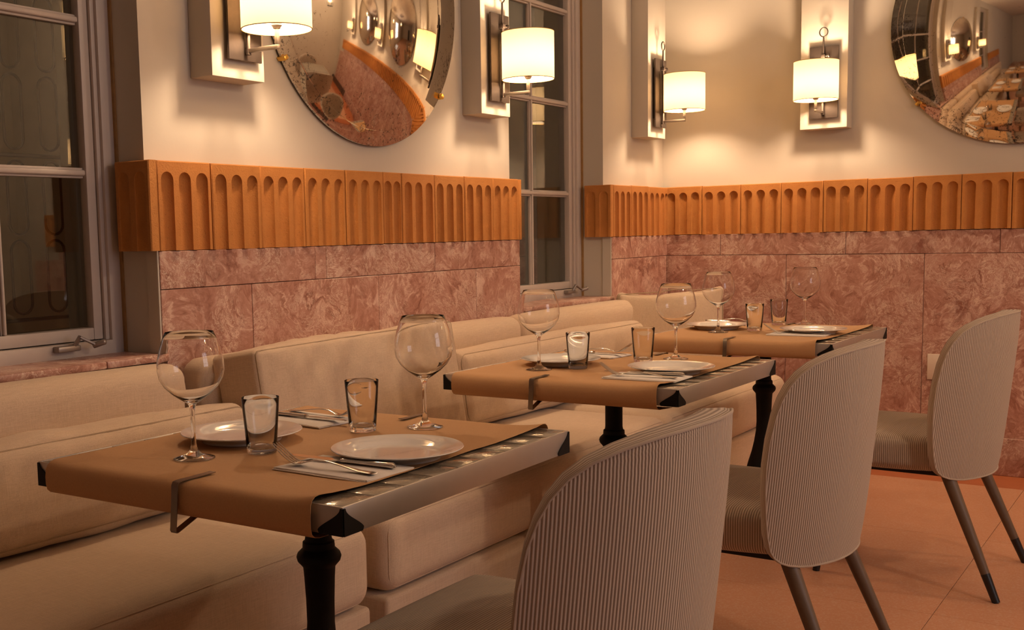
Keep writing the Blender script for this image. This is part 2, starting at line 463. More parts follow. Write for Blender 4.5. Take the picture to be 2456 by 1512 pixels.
# ------------------------------------------------------------------ terracotta fluted tiles
def flute_tile_me(width, nfl, half=0.0225, depth=0.019, back=0.06, z0=ZB, z1=ZT, pitch=None, name='fluted_tile'):
    """local frame: x = outwards (front face at 0), y = along the wall 0..width, z up"""
    g = 0.0012; pitch = pitch or width / (nfl + 0.12)
    cen = [width / 2 + (i - (nfl - 1) / 2) * pitch for i in range(nfl)]
    za = z1 - 0.030 - half; K = 5
    cols = [(g, None), (g + 0.003, None)]
    for c in cen:
        for k in range(11): cols.append((c - half * math.cos(PI * k / 10), c))
    cols += [(width - g - 0.003, None), (width - g, None)]
    bm = bmesh.new(); V = []
    for ci, (y, c) in enumerate(cols):
        s = 0 if c is None else (y - c) / half
        cv = math.sqrt(max(0, 1 - s * s)) if c is not None else 0
        edge = -0.003 if ci in (0, len(cols) - 1) else 0
        col = [(-depth * cv ** 0.8 + edge, y, z0), (-depth * cv ** 0.8 + edge, y, (z0 + za) / 2), (-depth * cv ** 0.8 + edge, y, za)]
        for k in range(1, K + 1):
            t = k / K; hz = half * cv * math.sin(t * PI / 2)
            d = depth * cv ** 0.8 * math.cos(t * PI / 2)
            col.append((-d + edge, y, za + hz))
        col += [(edge, y, z1 - 0.003), (edge - 0.003, y, z1), (-back, y, z1), (-back, y, z0)]
        V.append([bm.verts.new(p) for p in col])
    m = len(V[0])
    for a, b in zip(V, V[1:]):
        for j in range(m):
            q = [a[j], b[j], b[(j + 1) % m], a[(j + 1) % m]]
            co = {tuple(round(x, 6) for x in w.co) for w in q}
            if len(co) < 3: continue
            try: bm.faces.new(q)
            except ValueError: pass
    for col in (V[0], V[-1]):
        try: bm.faces.new(col)
        except ValueError: pass
    bmesh.ops.remove_doubles(bm, verts=bm.verts[:], dist=1e-5)
    bmesh.ops.recalc_face_normals(bm, faces=bm.faces[:])
    return bm_mesh(name, bm, True, 38)

# ------------------------------------------------------------------ the setting
def S_(o): return tag(o, kind='structure')

WIN1 = (-0.08, 0.662); WIN2 = (2.622, 3.495); SILL = 0.83; HEAD = 2.95
lw = boxes_me([((-0.42, YF, 0), (PLX, WIN1[0], ZC)), ((-0.42, WIN1[1], 0), (PLX, WIN2[0], ZC)), ((-0.42, WIN2[1], 0), (PLX, PLY, ZC)),
               ((-0.42, WIN1[0], 0), (PLX, WIN1[1], SILL - 0.03)), ((-0.42, WIN1[0], HEAD), (PLX, WIN1[1], ZC)),
               ((-0.42, WIN2[0], 0), (PLX, WIN2[1], SILL - 0.03)), ((-0.42, WIN2[0], HEAD), (PLX, WIN2[1], ZC))], 'wall_left')
wall_left = S_(put('wall_left', lw, 'plaster'))
wall_back = S_(box('wall_back', (-0.42, PLY, 0), (XR + 0.2, PLY + 0.25, ZC), 'plaster'))
WA, WB = 0.1, 1.5
wall_right = S_(put('wall_right', boxes_me([((XR, YF, 0), (XR + 0.2, WA, ZC)), ((XR, WB, 0), (XR + 0.2, PLY, ZC)), ((XR, WA, 0), (XR + 0.2, WB, 0.8)), ((XR, WA, 2.6), (XR + 0.2, WB, ZC))], 'wall_right'), 'plaster'))
wall_front = S_(box('wall_front', (-0.42, YF - 0.2, 0), (XR + 0.2, YF, ZC), 'plaster'))
ceiling = S_(box('ceiling', (-0.42, YF - 0.2, ZC), (XR + 0.2, PLY + 0.25, ZC + 0.15), 'ceiling_paint'))
floor = S_(box('floor', (-0.42, YF - 0.2, -0.12), (XR + 0.2, PLY + 0.25, -0.012), 'grout'))

def build_floor():
    x0, x1, y0, y1 = PLX, XR, YF, 3.885
    nx, ny = 6, 9; sx = (x1 - x0) / nx; sy = (y1 - y0) / ny
    me = box_me((0.0008, 0.0008, -0.012), (sx - 0.0008, sy - 0.0008, 0.0), 0.0006, 1, 'terrazzo_slab')
    for i in range(nx):
        for j in range(ny):
            put('terrazzo_slab', me, 'terrazzo', floor, (x0 + i * sx, y0 + j * sy, 0))
    me = box_me((0.0008, 0.001, -0.012), (0.9 - 0.0008, PLY - y1, 0.0), 0.0006, 1, 'border_strip')
    for i in range(6): put('border_strip', me, 'border_cement', floor, (x0 + i * 0.9, y1, 0))
build_floor()

def build_cladding():
    t3 = flute_tile_me(TW, 3); t2 = flute_tile_me(0.111, 2, 0.0215); t1 = flute_tile_me(0.040, 1, 0.016)
    ret = flute_tile_me(0.143, 2, 0.0225, 0.006, 0.028)
    rng = random.Random(3)
    def tile(me, wall, x, y, face):
        jit = rng.uniform(-0.0016, 0.0016); tilt = rng.uniform(-0.004, 0.004)
        dz = rng.uniform(-0.0012, 0.0012)
        if face == 'left': put('fluted_tile', me, 'terracotta', wall, (jit, y, dz), (0, 0, tilt))
        elif face == 'back': put('fluted_tile', me, 'terracotta', wall, (x, YB - jit, dz), (0, 0, -PI / 2 + PI + tilt if False else -PI / 2 + tilt))
    # back wall: local +x must point to -y, local +y to +x
    y = 0.629
    y += 0.029
    for k in range(5): tile(t3, wall_left, 0, y, 'left'); y += TW
    tile(t2, wall_left, 0, y, 'left'); y += 0.111
    for k in range(4): tile(t3, wall_left, 0, y, 'left'); y += TW
    box('end_tile', (-0.06, y + 0.0008, ZB), (0, y + 0.021, ZT), 'terracotta', wall_left, 0.002)
    put('return_tile', ret, 'terracotta', wall_left, (-0.143, 0.629, 0), (0, 0, -PI / 2))
    y = 3.4667
    put('return_tile', ret, 'terracotta', wall_left, (-0.143, y, 0), (0, 0, -PI / 2))
    y += 0.028
    for k in range(3): tile(t3, wall_left, 0, y, 'left'); y += TW
    tile(t1, wall_left, 0, y, 'left')
    y = -0.08 + 0.033
    box('end_tile', (-0.06, y - 0.028, ZB), (0, y, ZT), 'terracotta', wall_left, 0.002)
    for k in range(6): tile(t3, wall_left, 0, y - 0.028 - TW * (k + 1), 'left')
    x = -0.02
    for k in range(24):
        tile(t3, wall_back, x, 0, 'back'); x += TW
    # dark mortar bed behind the joints
    box('mortar_bed', (-0.054, 0.64, ZB + 0.004), (-0.022, 2.61, ZT - 0.006), 'grout', wall_left)
    box('mortar_bed', (-0.054, 3.48, ZB + 0.004), (-0.022, 4.13, ZT - 0.006), 'grout', wall_left)
    box('mortar_bed', (-0.02, YB + 0.022, ZB + 0.004), (4.86, YB + 0.054, ZT - 0.006), 'grout', wall_back)
    # thin plaster returns that close the slab edges at the window reveals
    for y in (0.6545, 3.4875):
        box('plaster_return', (PLX - 0.001, y, SILL), (MBX - 0.0015, y + 0.0062, ZB + 0.01), 'plaster', wall_left, 0.001, 1)
    # marble slabs
    g = 0.0009
    def slab(wall, a, b, z0, z1, face, mat='marble', nm='marble_slab'):
        if face == 'left':
            c = ((a + b) / 2, (z0 + z1) / 2)
            box(nm, (-0.0450, a - c[0] + g, z0 - c[1] + g), (0, b - c[0] - g, z1 - c[1] - g), mat, wall, 0.0014, 1, loc=(MBX + rj(), c[0], c[1]))
        else:
            c = ((a + b) / 2, (z0 + z1) / 2)
            box(nm, (a - c[0] + g, 0, z0 - c[1] + g), (b - c[0] - g, 0.0450, z1 - c[1] - g), mat, wall, 0.0014, 1, loc=(c[0], YB + 0.009 + rj(), c[1]))
    def rj(): return rng.uniform(-0.001, 0.001)
    for a, b in ((0.661, 1.318), (1.318, 1.374), (1.374, 1.999), (1.999, 2.624)): slab(wall_left, a, b, ZM, ZB - 0.001, 'left', 'marble_dark')
    for a, b in ((0.661, 1.021), (1.021, 1.650), (1.650, 2.281), (2.281, 2.624)): slab(wall_left, a, b, 0.17, ZM, 'left')
    for a, b in ((3.494, 3.89), (3.89, 4.156)): slab(wall_left, a, b, ZM, ZB - 0.001, 'left')
    slab(wall_left, 3.494, 4.146, 0.17, ZM, 'left')
    for a, b in ((-1.3, -0.69), (-0.69, -0.06)): slab(wall_left, a, b, 0.17, ZM, 'left'); slab(wall_left, a, b, ZM, ZB - 0.001, 'left', 'marble_dark')
    x = [-0.022, 0.2816, 0.9029, 1.5695, 2.2, 2.83, 3.46, 4.09, 4.72]
    for a, b in zip(x, x[1:]): slab(wall_back, a, b, ZM, ZB - 0.001, 'back', 'marble_dark')
    x = [-0.022, 0.6187, 1.2571, 1.89, 2.52, 3.15, 3.78, 4.41, 5.04]
    for a, b in zip(x, x[1:]): slab(wall_back, a, b, 0.17, ZM, 'back')
build_cladding()

def build_baseboards():
    bb = S_(box('baseboard_back', (-0.05, YB + 0.012, 0.0), (XR, PLY - 0.001, 0.168), 'grout'))
    x = [-0.02, 0.62, 1.26, 1.9, 2.54, 3.18, 3.82]
    for a, b in zip(x, x[1:]):
        c = (a + b) / 2
        box('baseboard_slab', (a - c + 0.001, 0, 0.0), (b - c - 0.001, 0.02, 0.172), 'marble_dark', bb, 0.004, 2, loc=(c, YB - 0.010, 0))
build_baseboards()

def build_window(nm, y0, y1, muntz, cols, label_h):
    """wooden casement set back in the reveal; y0..y1 opening"""
    root = S_(bpy.data.objects.new(nm, None)); COL.objects.link(root)
    xf = -0.17
    zb, zt = SILL - 0.004, HEAD
    # outer frame: jambs, head, bottom
    j = 0.045
    box('jamb', (xf - 0.10, y0, zb), (xf, y0 + j, zt), 'window_paint', root, 0.002)
    box('jamb', (xf - 0.10, y1 - j, zb), (xf, y1, zt), 'window_paint', root, 0.002)
    box('bottom_rail', (xf - 0.10, y0 + j, zb), (xf + 0.004, y1 - j, zb + 0.042), 'window_paint', root, 0.002)
    box('head_rail', (xf - 0.10, y0 + j, zt - 0.05), (xf, y1 - j, zt), 'window_paint', root, 0.002)
    a0, a1 = y0 + j, y1 - j
    # inner stop bead
    for p, q in (((xf - 0.05, a0, zb + 0.042), (xf - 0.010, a0 + 0.014, zt - 0.05)), ((xf - 0.05, a1 - 0.014, zb + 0.042), (xf - 0.010, a1, zt - 0.05))):
        box('stop_bead', p, q, 'window_paint', root, 0.003)
    a0 += 0.017; a1 -= 0.017; s = 0.030; zs0 = zb + 0.045; zs1 = zt - 0.053
    xs = xf - 0.018
    sash = box('sash', (xs - 0.045, a0, zs0), (xs, a0 + s, zs1), 'window_paint', root, 0.003)
    box('sash_stile', (xs - 0.045, a1 - s, zs0), (xs, a1, zs1), 'window_paint', sash, 0.003)
    box('sash_rail', (xs - 0.045, a0 + s, zs0), (xs, a1 - s, zs0 + 0.034), 'window_paint', sash, 0.003)
    box('sash_rail', (xs - 0.045, a0 + s, zs1 - 0.034), (xs, a1 - s, zs1), 'window_paint', sash, 0.003)
    b0, b1 = a0 + s, a1 - s; zp0, zp1 = zs0 + 0.034, zs1 - 0.034
    yc = [(b0 + (b1 - b0) * (k + 1) / cols) for k in range(cols - 1)]
    def bar(p, q, w, axis):
        # moulded glazing bar: rounded nose on a wider step
        if axis == 'y':
            box('glazing_bar', (xs - 0.032, p[0], p[1] - w), (xs - 0.014, q, p[1] + w), 'window_paint', sash, 0.002)
            box('glazing_bar_nose', (xs - 0.020, p[0], p[1] - w * 0.55), (xs - 0.002, q, p[1] + w * 0.55), 'window_paint', sash, 0.005, 3)
        else:
            box('glazing_bar', (xs - 0.030, p[0] - w, p[1]), (xs - 0.014, p[0] + w, q), 'window_paint', sash, 0.002)
            box('glazing_bar_nose', (xs - 0.019, p[0] - w * 0.55, p[1]), (xs - 0.004, p[0] + w * 0.55, q), 'window_paint', sash, 0.004, 3)
    for z in muntz: bar((b0, z), b1, 0.0145, 'y')
    for y in yc: bar((y, zp0), zp1, 0.0085, 'z')
    zz = [zp0] + list(muntz) + [zp1]; yy = [b0] + yc + [b1]
    for k in range(len(zz) - 1):
        for i in range(cols):
            box('pane', (xs - 0.029, yy[i] + 0.003, zz[k] + 0.005), (xs - 0.025, yy[i + 1] - 0.003, zz[k + 1] - 0.005), 'window_glass', sash)
    # sealant bead along the reveal
    box('sealant_bead', (xf - 0.003, y1 - 0.006, SILL), (xf + 0.010, y1 + 0.001, zt), 'sealant', root)
    return root, xf

def crank(root, xf, yc):
    z = SILL
    c = box('crank_handle', (xf + 0.001, yc - 0.062, z + 0.020), (xf + 0.030, yc + 0.012, z + 0.036), 'crank_metal', root, 0.004)
    put('crank_arm', tube_me([(xf + 0.020, yc - 0.005, z + 0.030), (xf + 0.034, yc + 0.006, z + 0.060)], [0.010, 0.008], 6, squash=0.7), 'crank_metal', c)
    put('crank_arm', tube_me([(xf + 0.034, yc + 0.004, z + 0.058), (xf + 0.044, yc + 0.052, z + 0.032)], [0.007, 0.0075], 6, squash=0.6), 'crank_metal', c)
    put('crank_knob', tube_me([(xf + 0.038, yc + 0.046, z + 0.031), (xf + 0.066, yc + 0.062, z + 0.042), (xf + 0.069, yc + 0.064, z + 0.0435)], [0.008, 0.0085, 0.0045], 14), 'crank_metal', c)

w1, xf = build_window('window_1', WIN1[0], WIN1[1], (1.335, 1.75, 2.17), 2, '')
crank(w1, xf, 0.475)
w2, xf = build_window('window_2', WIN2[0], WIN2[1], (1.325, 1.75, 2.18), 2, '')
crank(w2, xf, 3.36)

def build_sills():
    for nm, (a, b), cut in (('trim_1', WIN1, 0.455), ('trim_2', WIN2, 3.06)):
        r = S_(box(nm, (-0.40, a + 0.002, SILL - 0.03), (PLX - 0.004, b - 0.002, SILL - 0.018), 'grout'))
        for p, q in ((a, cut), (cut, b)):
            c = (p + q) / 2
            box('sill_slab', (-0.115, p - c + 0.001, -0.010), (0.060, q - c - 0.001, 0.010), 'marble', r, 0.004, 2, loc=(PLX, c, SILL - 0.010))
build_sills()

def build_lamp_panels():
    """raised plaster panels that carry the wall lamps"""
    n = 3
    for yc in (0.955, 2.378, 3.922):
        S_(box('trim_%d' % n, (PLX, yc - 0.107, 1.606), (0.035, yc + 0.107, 2.86), 'plaster', None, 0.003, 2)); n += 1
    for xc in (0.800, 2.47, 4.12):
        S_(box('trim_%d' % n, (xc - 0.110, PLY - 0.09, 1.610), (xc + 0.110, PLY, 2.86), 'plaster', None, 0.003, 2)); n += 1
build_lamp_panels()

# lit window, door behind the viewpoint
w3 = S_(box('window_3', (XR + 0.10, WA, 0.8), (XR + 0.13, WB, 2.6), 'lit_curtain'))
for y in (WA, (WA + WB) / 2 - 0.02, WB - 0.04): box('window_bar', (XR + 0.02, y, 0.8), (XR + 0.07, y + 0.04, 2.6), 'window_paint', w3)
for z in (0.8, 1.4, 2.0, 2.56): box('window_bar', (XR + 0.02, WA, z), (XR + 0.07, WB, z + 0.04), 'window_paint', w3)
d1 = S_(box('door_1', (0.9, YF + 0.002, 0.0), (1.85, YF + 0.05, 2.2), 'dark_door'))
box('door_handle', (1.0, YF + 0.05, 1.0), (1.03, YF + 0.09, 1.16), 'nickel', d1, 0.004)

# outside: dark garden wall and iron grille beyond window 1
def build_outside():
    S_(box('wall_outside', (-2.6, -3.0, -0.5), (-2.5, 6.5, 3.2), 'outside_wall'))
    g = thing('window_grille', 'black iron grille of looped bars outside the window by the sofa', 'grille', (-0.48, 0.0, 0.0))
    a = 0.031
    def loop(h):
        path = []
        for k in range(9): t = PI * k / 8; path.append((0, a * math.cos(t), h / 2 - a + a * math.sin(t)))
        for k in range(9): t = PI + PI * k / 8; path.append((0, a * math.cos(t), -h / 2 + a + a * math.sin(t)))
        return tube_me(path, 0.0042, 6, True, 'loop')
    me = loop(0.215)
    for zb in (0.92, 1.40, 1.88, 2.36):
        put('cross_bar', tube_me([(0, -0.12, zb), (0, 0.95, zb)], 0.006, 6), 'exterior_iron', g)
        for i in range(8):
            for k in range(2):
                put('loop', me, 'exterior_iron', g, (0, -0.06 + i * 0.122, zb + 0.125 + 0.232 * k))
build_outside()

# ------------------------------------------------------------------ wall lamps
def make_sconce():
    r = thing('wall_lamp', 'x', 'wall lamp')
    pl = box('backplate', (0.014, -0.067, 1.656), (0.022, 0.067, 1.992), 'bronze', r, 0.0015)
    box('mounting_block', (0.0, -0.045, 1.70), (0.014, 0.045, 1.95), 'black_iron', r)
    put('stem', tube_me([(0.033, 0, 1.672), (0.033, 0, 1.70), (0.033, 0, 1.93), (0.033, 0, 1.95), (0.033, 0, 2.036)], [0.0085, 0.007, 0.0065, 0.005, 0.0038], 8), 'bronze', r)
    ring = put('ring', tube_me([(0.033, 0.019 * math.cos(t * PI / 12), 2.056 + 0.021 * math.sin(t * PI / 12)) for t in range(24)], 0.0028, 8, True), 'bronze', r)
    kn = box('stem_clamp', (0.020, -0.010, 1.935), (0.043, 0.010, 1.953), 'bronze', r, 0.003)
    put('thumbscrew', tube_me([(0.035, 0.010, 1.944), (0.037, 0.026, 1.944), (0.037, 0.0265, 1.944), (0.037, 0.0295, 1.944)], [0.003, 0.003, 0.010, 0.010], 12), 'bronze', kn)
    arm = box('arm', (0.026, -0.0055, 1.677), (0.151, 0.0055, 1.689), 'nickel', r, 0.0012)
    box('upright', (0.140, -0.0055, 1.6895), (0.151, 0.0055, 1.734), 'nickel', arm, 0.0012)
    put('socket', lathe_me([(0, 1.733), (0.011, 1.733), (0.0125, 1.738), (0.0155, 1.741), (0.0165, 1.760), (0.0135, 1.762), (0, 1.762)], 20), 'nickel', r, (0.1455, 0, 0))
    R_, z0, z1 = 0.0995, 1.731, 1.908
    sh = put('shade', lathe_me([(R_ + 0.0008, z0), (R_ + 0.0008, z1)], 64, sharp=None), 'lamp_shade', r, (0.1455, 0, 0))
    for z in (z0, z1):
        put('shade_trim', tube_me([(R_ * math.cos(2 * PI * k / 56), R_ * math.sin(2 * PI * k / 56), z) for k in range(56)], 0.0016, 6, True), 'lamp_trim', sh)
    put('bulb_neck', lathe_me([(0.010, 1.762), (0.010, 1.778), (0, 1.779)], 16), 'porcelain', r, (0.1455, 0, 0))
    li = bpy.data.lights.new('bulb', 'POINT'); li.energy = LAMP_W; li.color = LAMP_COL; li.shadow_soft_size = 0.035
    lo = bpy.data.objects.new('bulb', li); COL.objects.link(lo); lo.parent = r; lo.location = (0.1455, 0, 1.806)
    return r

def build_sconces():
    proto = make_sconce()
    spots = [((0.035, 0.963, 0), 0, 'lit bronze wall lamp nearest the first window, cut off by the picture top'),
             ((0.035, 2.378, 0), 0, 'lit bronze wall lamp with drum shade between the round mirror and the second window'),
             ((0.035, 3.922, 0), 0, 'lit bronze wall lamp seen side-on, on the narrow pier in the corner'),
             ((0.806, PLY - 0.09, 0), -PI / 2, 'lit bronze wall lamp on the back wall, its drum shade in front of the backplate'),
             ((2.47, PLY - 0.09, 0), -PI / 2, 'wall lamp beyond the back-wall mirror, seen only reflected in the other mirror'),
             ((4.12, PLY - 0.09, 0), -PI / 2, 'farthest wall lamp along the back wall, seen only as a reflection')]
    for i, (loc, rz, lab) in enumerate(spots):
        o = proto if i == 0 else copy_tree(proto)
        o.location = loc; o.rotation_euler = (0, 0, rz); tag(o, lab, 'wall lamp', 'drum-shade wall lamps')
build_sconces()

# ------------------------------------------------------------------ convex mirrors
def make_mirror(rad, loc, rz, label, clips):
    r = thing('round_mirror', label, 'mirror', loc, rz, 'round convex mirrors')
    Rs = 1.28; ra = rad * 0.90
    cap = Rs - math.sqrt(Rs * Rs - ra * ra); base = 0.034
    prof = []
    for k in range(25):
        a = ra * k / 24; prof.append((a, base + cap - (Rs - math.sqrt(Rs * Rs - a * a))))
    rim = [(ra, base), (ra + 0.004, base - 0.002), (rad, base - 0.016), (rad, base - 0.024)]
    me = lathe_me(prof, 96, 'glass', sharp=None); put('mirror_glass', me, 'antique_mirror', r, rot=(0, PI / 2, 0))
    put('bevelled_rim', lathe_me(rim, 96, 'rim', sharp=25), 'antique_mirror', r, rot=(0, PI / 2, 0))
    put('backing', lathe_me([(rad - 0.001, base - 0.022), (rad - 0.001, base - 0.030), (rad * 0.9, 0.0), (0, 0.0)], 96), 'mirror_back', r, rot=(0, PI / 2, 0))
    for a in clips:
        y, z = rad * math.cos(a), rad * math.sin(a)
        c = box('clip', (0.0, -0.007, -0.005), (base - 0.012, 0.007, 0.004), 'brass', r, 0.001, loc=(0.002, y * 1.006, z * 1.006), rot=(a - PI / 2, 0, 0))
        box('clip_lip', (base - 0.014, -0.007, -0.014), (base - 0.002, 0.007, 0.004), 'brass', c, 0.001)
    return r
DEG = PI / 180
make_mirror(0.530, (PLX, 1.672, 1.985), 0, 'large round convex antique mirror between two wall lamps, nearest the window', [212 * DEG, 322 * DEG, 90 * DEG])
make_mirror(0.555, (1.637, PLY, 2.045), -PI / 2, 'large round convex antique mirror on the back wall at the picture edge', [219 * DEG, 321 * DEG, 90 * DEG])
make_mirror(0.555, (3.30, PLY, 2.045), -PI / 2, 'second round mirror along the back wall, seen only as a reflection', [219 * DEG, 321 * DEG, 90 * DEG])

# ------------------------------------------------------------------ outlet
ou = thing('wall_outlet', 'cream blank outlet plate on the marble wall behind the farthest chair', 'outlet', (1.342, YB + 0.0075, 0.482))
box('cover_plate', (-0.060, -0.006, -0.060), (0.060, 0.0, 0.060), 'outlet_plastic', ou, 0.002)
for z in (-0.042, 0.042): put('screw', lathe_me([(0, 0.0015), (0.003, 0.001), (0.0035, 0)], 10), 'nickel', ou, (0, -0.006, z), (PI / 2, 0, 0))

# ------------------------------------------------------------------ banquette
SX = 0.742; SZ = 0.456
def seam_path(size, edge, axis_sign, n=6):
    hx, hy, hz = (s / 2 for s in size); e = edge * 0.30
    x = axis_sign * (hx - e)
    P = []
    hy -= e; hz -= e; r = edge * 0.8
    for cy, cz, a0 in ((hy - r, hz - r, 0), (-hy + r, hz - r, 90), (-hy + r, -hz + r, 180), (hy - r, -hz + r, 270)):
        for k in range(n + 1):
            a = (a0 + 90 * k / n) * DEG; P.append((x, cy + r * math.cos(a), cz + r * math.sin(a)))
    return P

def build_banquette():
    mods = [(-1.15, 0.632, 'nearest the viewer, running out of the picture', 'first'), (0.690, 2.418, 'in the middle, behind the two nearer tables', 'middle'), (2.432, 3.80, 'at the corner, behind the farthest table', 'corner')]
    for i, (a, b, txt, short) in enumerate(mods):
        c = (a + b) / 2; L = b - a
        r = thing('banquette', 'beige linen banquette section %s' % txt, 'sofa', (0.36, c, 0), 0, 'banquette sections along the window wall')
        box('plinth', (-0.352, -L / 2 + 0.004, 0.03), (0.372, L / 2 - 0.004, 0.248), 'linen', r, 0.012, 3)
        box('kick_board', (-0.34, -L / 2 + 0.02, 0.0), (0.35, L / 2 - 0.02, 0.03), 'black_cloth', r)
        me = cushion_me((0.135, L - 0.006, 0.565), (0.006, 0.002, 0.006), 0.05, 20, 0.003, i * 3.1, name='backrest')
        put('backrest', me, 'linen', r, (-0.294, 0, 0.248 + 0.565 / 2))
        size = (SX - 0.128, L - 0.004, SZ - 0.252)
        s = thing('seat_cushion', 'thick beige linen seat cushion of the %s banquette section' % short, 'seat cushion', (0.0, c, 0.252), 0, 'banquette seat cushions')
        cx = SX - size[0] / 2
        put('cover', cushion_me(size, (0.006, 0.003, 0.006), 0.048, (30, 60, 20), 0.004, 11 + i, name='seat_cushion'), 'linen', s, (cx, 0, size[2] / 2))
        put('seam', tube_me(seam_path(size, 0.048, 1), 0.0014, 5, True), 'linen', s, (cx + 0.001, 0, size[2] / 2))
build_banquette()

def pillow(label, size, loc, rot, bulge, edge, wr, seed, seam=True, sag=None, n=(22, 80, 34)):
    t = thing('cushion', label, 'cushion', loc, 0, 'loose linen cushions'); t.rotation_euler = rot
    put('cover', cushion_me(size, bulge, edge, n, wr, seed, sag, name='pillow'), 'linen', t)
    if seam:
        p = [Vector(q) for q in seam_path(size, edge, 1, 8)]
        if sag: p = [Vector(sag(q)) for q in p]
        put('piping', tube_me(p, 0.0026, 5, True), 'seam_thread', t)
    return t
def build_pillows():
    pillow('long low linen cushion slouching against the banquette beside the nearest window', (0.150, 1.08, 0.232), (0.209, 0.160, 0.587), (0, -6 * DEG, 0), (0.018, 0.008, 0.012), 0.034, 0.022, 2.2)
    pillow('tall linen cushion with gathered seams propped upright below the marble wall', (0.165, 0.955, 0.375), (0.226, 1.205, 0.655), (0.012, -9 * DEG, 0), (0.026, 0.004, 0.006), 0.018, 0.036, 5.4)
    pillow('long flat linen cushion behind the middle table', (0.155, 1.52, 0.265), (0.214, 2.495, 0.602), (0, -8 * DEG, 0), (0.020, 0.014, 0.014), 0.045, 0.014, 8.8)
    def ears(p):
        p = Vector(p); t = max(0, p.z / 0.19); u = p.y / 0.25
        p.z += (0.030 * abs(u) ** 2.2 - 0.016 + 0.012 * u) * t
        p.y *= 1 - 0.05 * (1 - abs(p.z) / 0.2)
        p.x += 0.014 * math.sin(u * 4 + 1.5) * t
        return p
    pillow('square puffy linen cushion leaning in the banquette corner behind the farthest table', (0.13, 0.50, 0.395), (0.262, 3.555, 0.655), (0, -9 * DEG, -62 * DEG), (0.050, 0.0, 0.0), 0.030, 0.009, 13.0, True, ears)
build_pillows()

# ------------------------------------------------------------------ dining tables
TA, TB, TT = 0.7017, 0.724, 0.0433
TABLES = [(0.9922, 0.1424, 0.0203), (0.9522, 1.5130, -0.0078), (0.9805, 2.7559, -0.0099)]
def ogee_bracket():
    """corner guard at the +x,-y corner: two ogee plates and a foot plate"""
    h = TT; t = 0.0022; bm = bmesh.new(); out = []
    for k in range(15):
        u = k / 14; z = -0.0015 - (h - 0.0015) * u
        sm = u * u * (3 - 2 * u); w = 0.004 + 0.046 * sm - 0.006 * max(0, u - 0.85) / 0.15
        out.append((w, z))
    def plate(f):
        A = [bm.verts.new(f(0, z, 0)) for _, z in out]; B = [bm.verts.new(f(w, z, 0)) for w, z in out]
        C = [bm.verts.new(f(0, z, t)) for _, z in out]; D = [bm.verts.new(f(w, z, t)) for w, z in out]
        for k in range(14):
            for P, Q in ((A, B), (C, D), (B, D), (A, C)):
                bm.faces.new((P[k], P[k + 1], Q[k + 1], Q[k]))
        bm.faces.new((A[0], B[0], D[0], C[0])); bm.faces.new((A[-1], B[-1], D[-1], C[-1]))
    plate(lambda w, z, o: (o - 0.0005 + 0.0005, w - t * 0.0, z))            # on the +x face, runs along +y
    plate(lambda w, z, o: (-w, -o, z))                                      # on the -y face, runs along -x
    bmesh.ops.recalc_face_normals(bm, faces=bm.faces[:])
    return bm_mesh('corner_bracket', bm)

PED = [(0, 0.0), (0.205, 0.0), (0.205, 0.012), (0.190, 0.020), (0.12, 0.040), (0.098, 0.075), (0.085, 0.12), (0.072, 0.17), (0.068, 0.20), (0.056, 0.25), (0.044, 0.29), (0.035, 0.33), (0.029, 0.37), (0.0268, 0.405),
       (0.0275, 0.45), (0.0295, 0.495), (0.031, 0.515), (0.034, 0.519), (0.041, 0.527), (0.0432, 0.535), (0.041, 0.542), (0.034, 0.549), (0.031, 0.552), (0.0312, 0.556), (0.0305, 0.564), (0.0265, 0.567), (0.0252, 0.575), (0.0250, 0.69), (0, 0.69)]
def make_table():
    r = thing('dining_table', 'x', 'table')
    ha, hb = TA / 2, TB / 2; e = 0.004
    box('top_core', (-ha + e, -hb + e, 0.75 - TT), (ha - e, hb - e, 0.7425), 'grout', r)
    for lo, hi in (((ha - e, -hb, 0.75 - TT), (ha, hb, 0.7505)), ((-ha, -hb, 0.75 - TT), (-ha + e, hb, 0.7505)),
                   ((-ha + e, -hb, 0.75 - TT), (ha - e, -hb + e, 0.7505)), ((-ha + e, hb - e, 0.75 - TT), (ha - e, hb, 0.7505))):
        box('edge_band', lo, hi, 'edge_metal', r, 0.0008, 2)
    n = 9; sx = (TA - 2 * e) / n; sy = (TB - 2 * e) / n
    me = box_me((0.001, 0.001, 0.7425), (sx - 0.001, sy - 0.001, 0.7506), 0.0016, 2, 'tile')
    for i in range(n):
        for j in range(n):
            if i in (0, n - 1) or j in (0, n - 1):
                put('tile', me, 'glazed_tile', r, (-ha + e + i * sx, -hb + e + j * sy, random.uniform(-0.0004, 0.0002)), (0, 0, 0))
    box('tile_field', (-ha + e + sx, -hb + e + sy, 0.7425), (ha - e - sx, hb - e - sy, 0.7502), 'glazed_tile', r)
    br = ogee_bracket()
    for cx, cy, rz in ((ha, -hb, 0), (ha, hb, PI / 2), (-ha, hb, PI), (-ha, -hb, -PI / 2)):
        put('corner_bracket', br, 'black_iron', r, (cx, cy, 0.75), (0, 0, rz))
    put('pedestal', lathe_me(PED, 40, 'pedestal'), 'black_iron', r)
    box('mounting_plate', (-0.16, -0.052, 0.682), (0.16, 0.052, 0.7065), 'black_iron', r, 0.004)
    return r

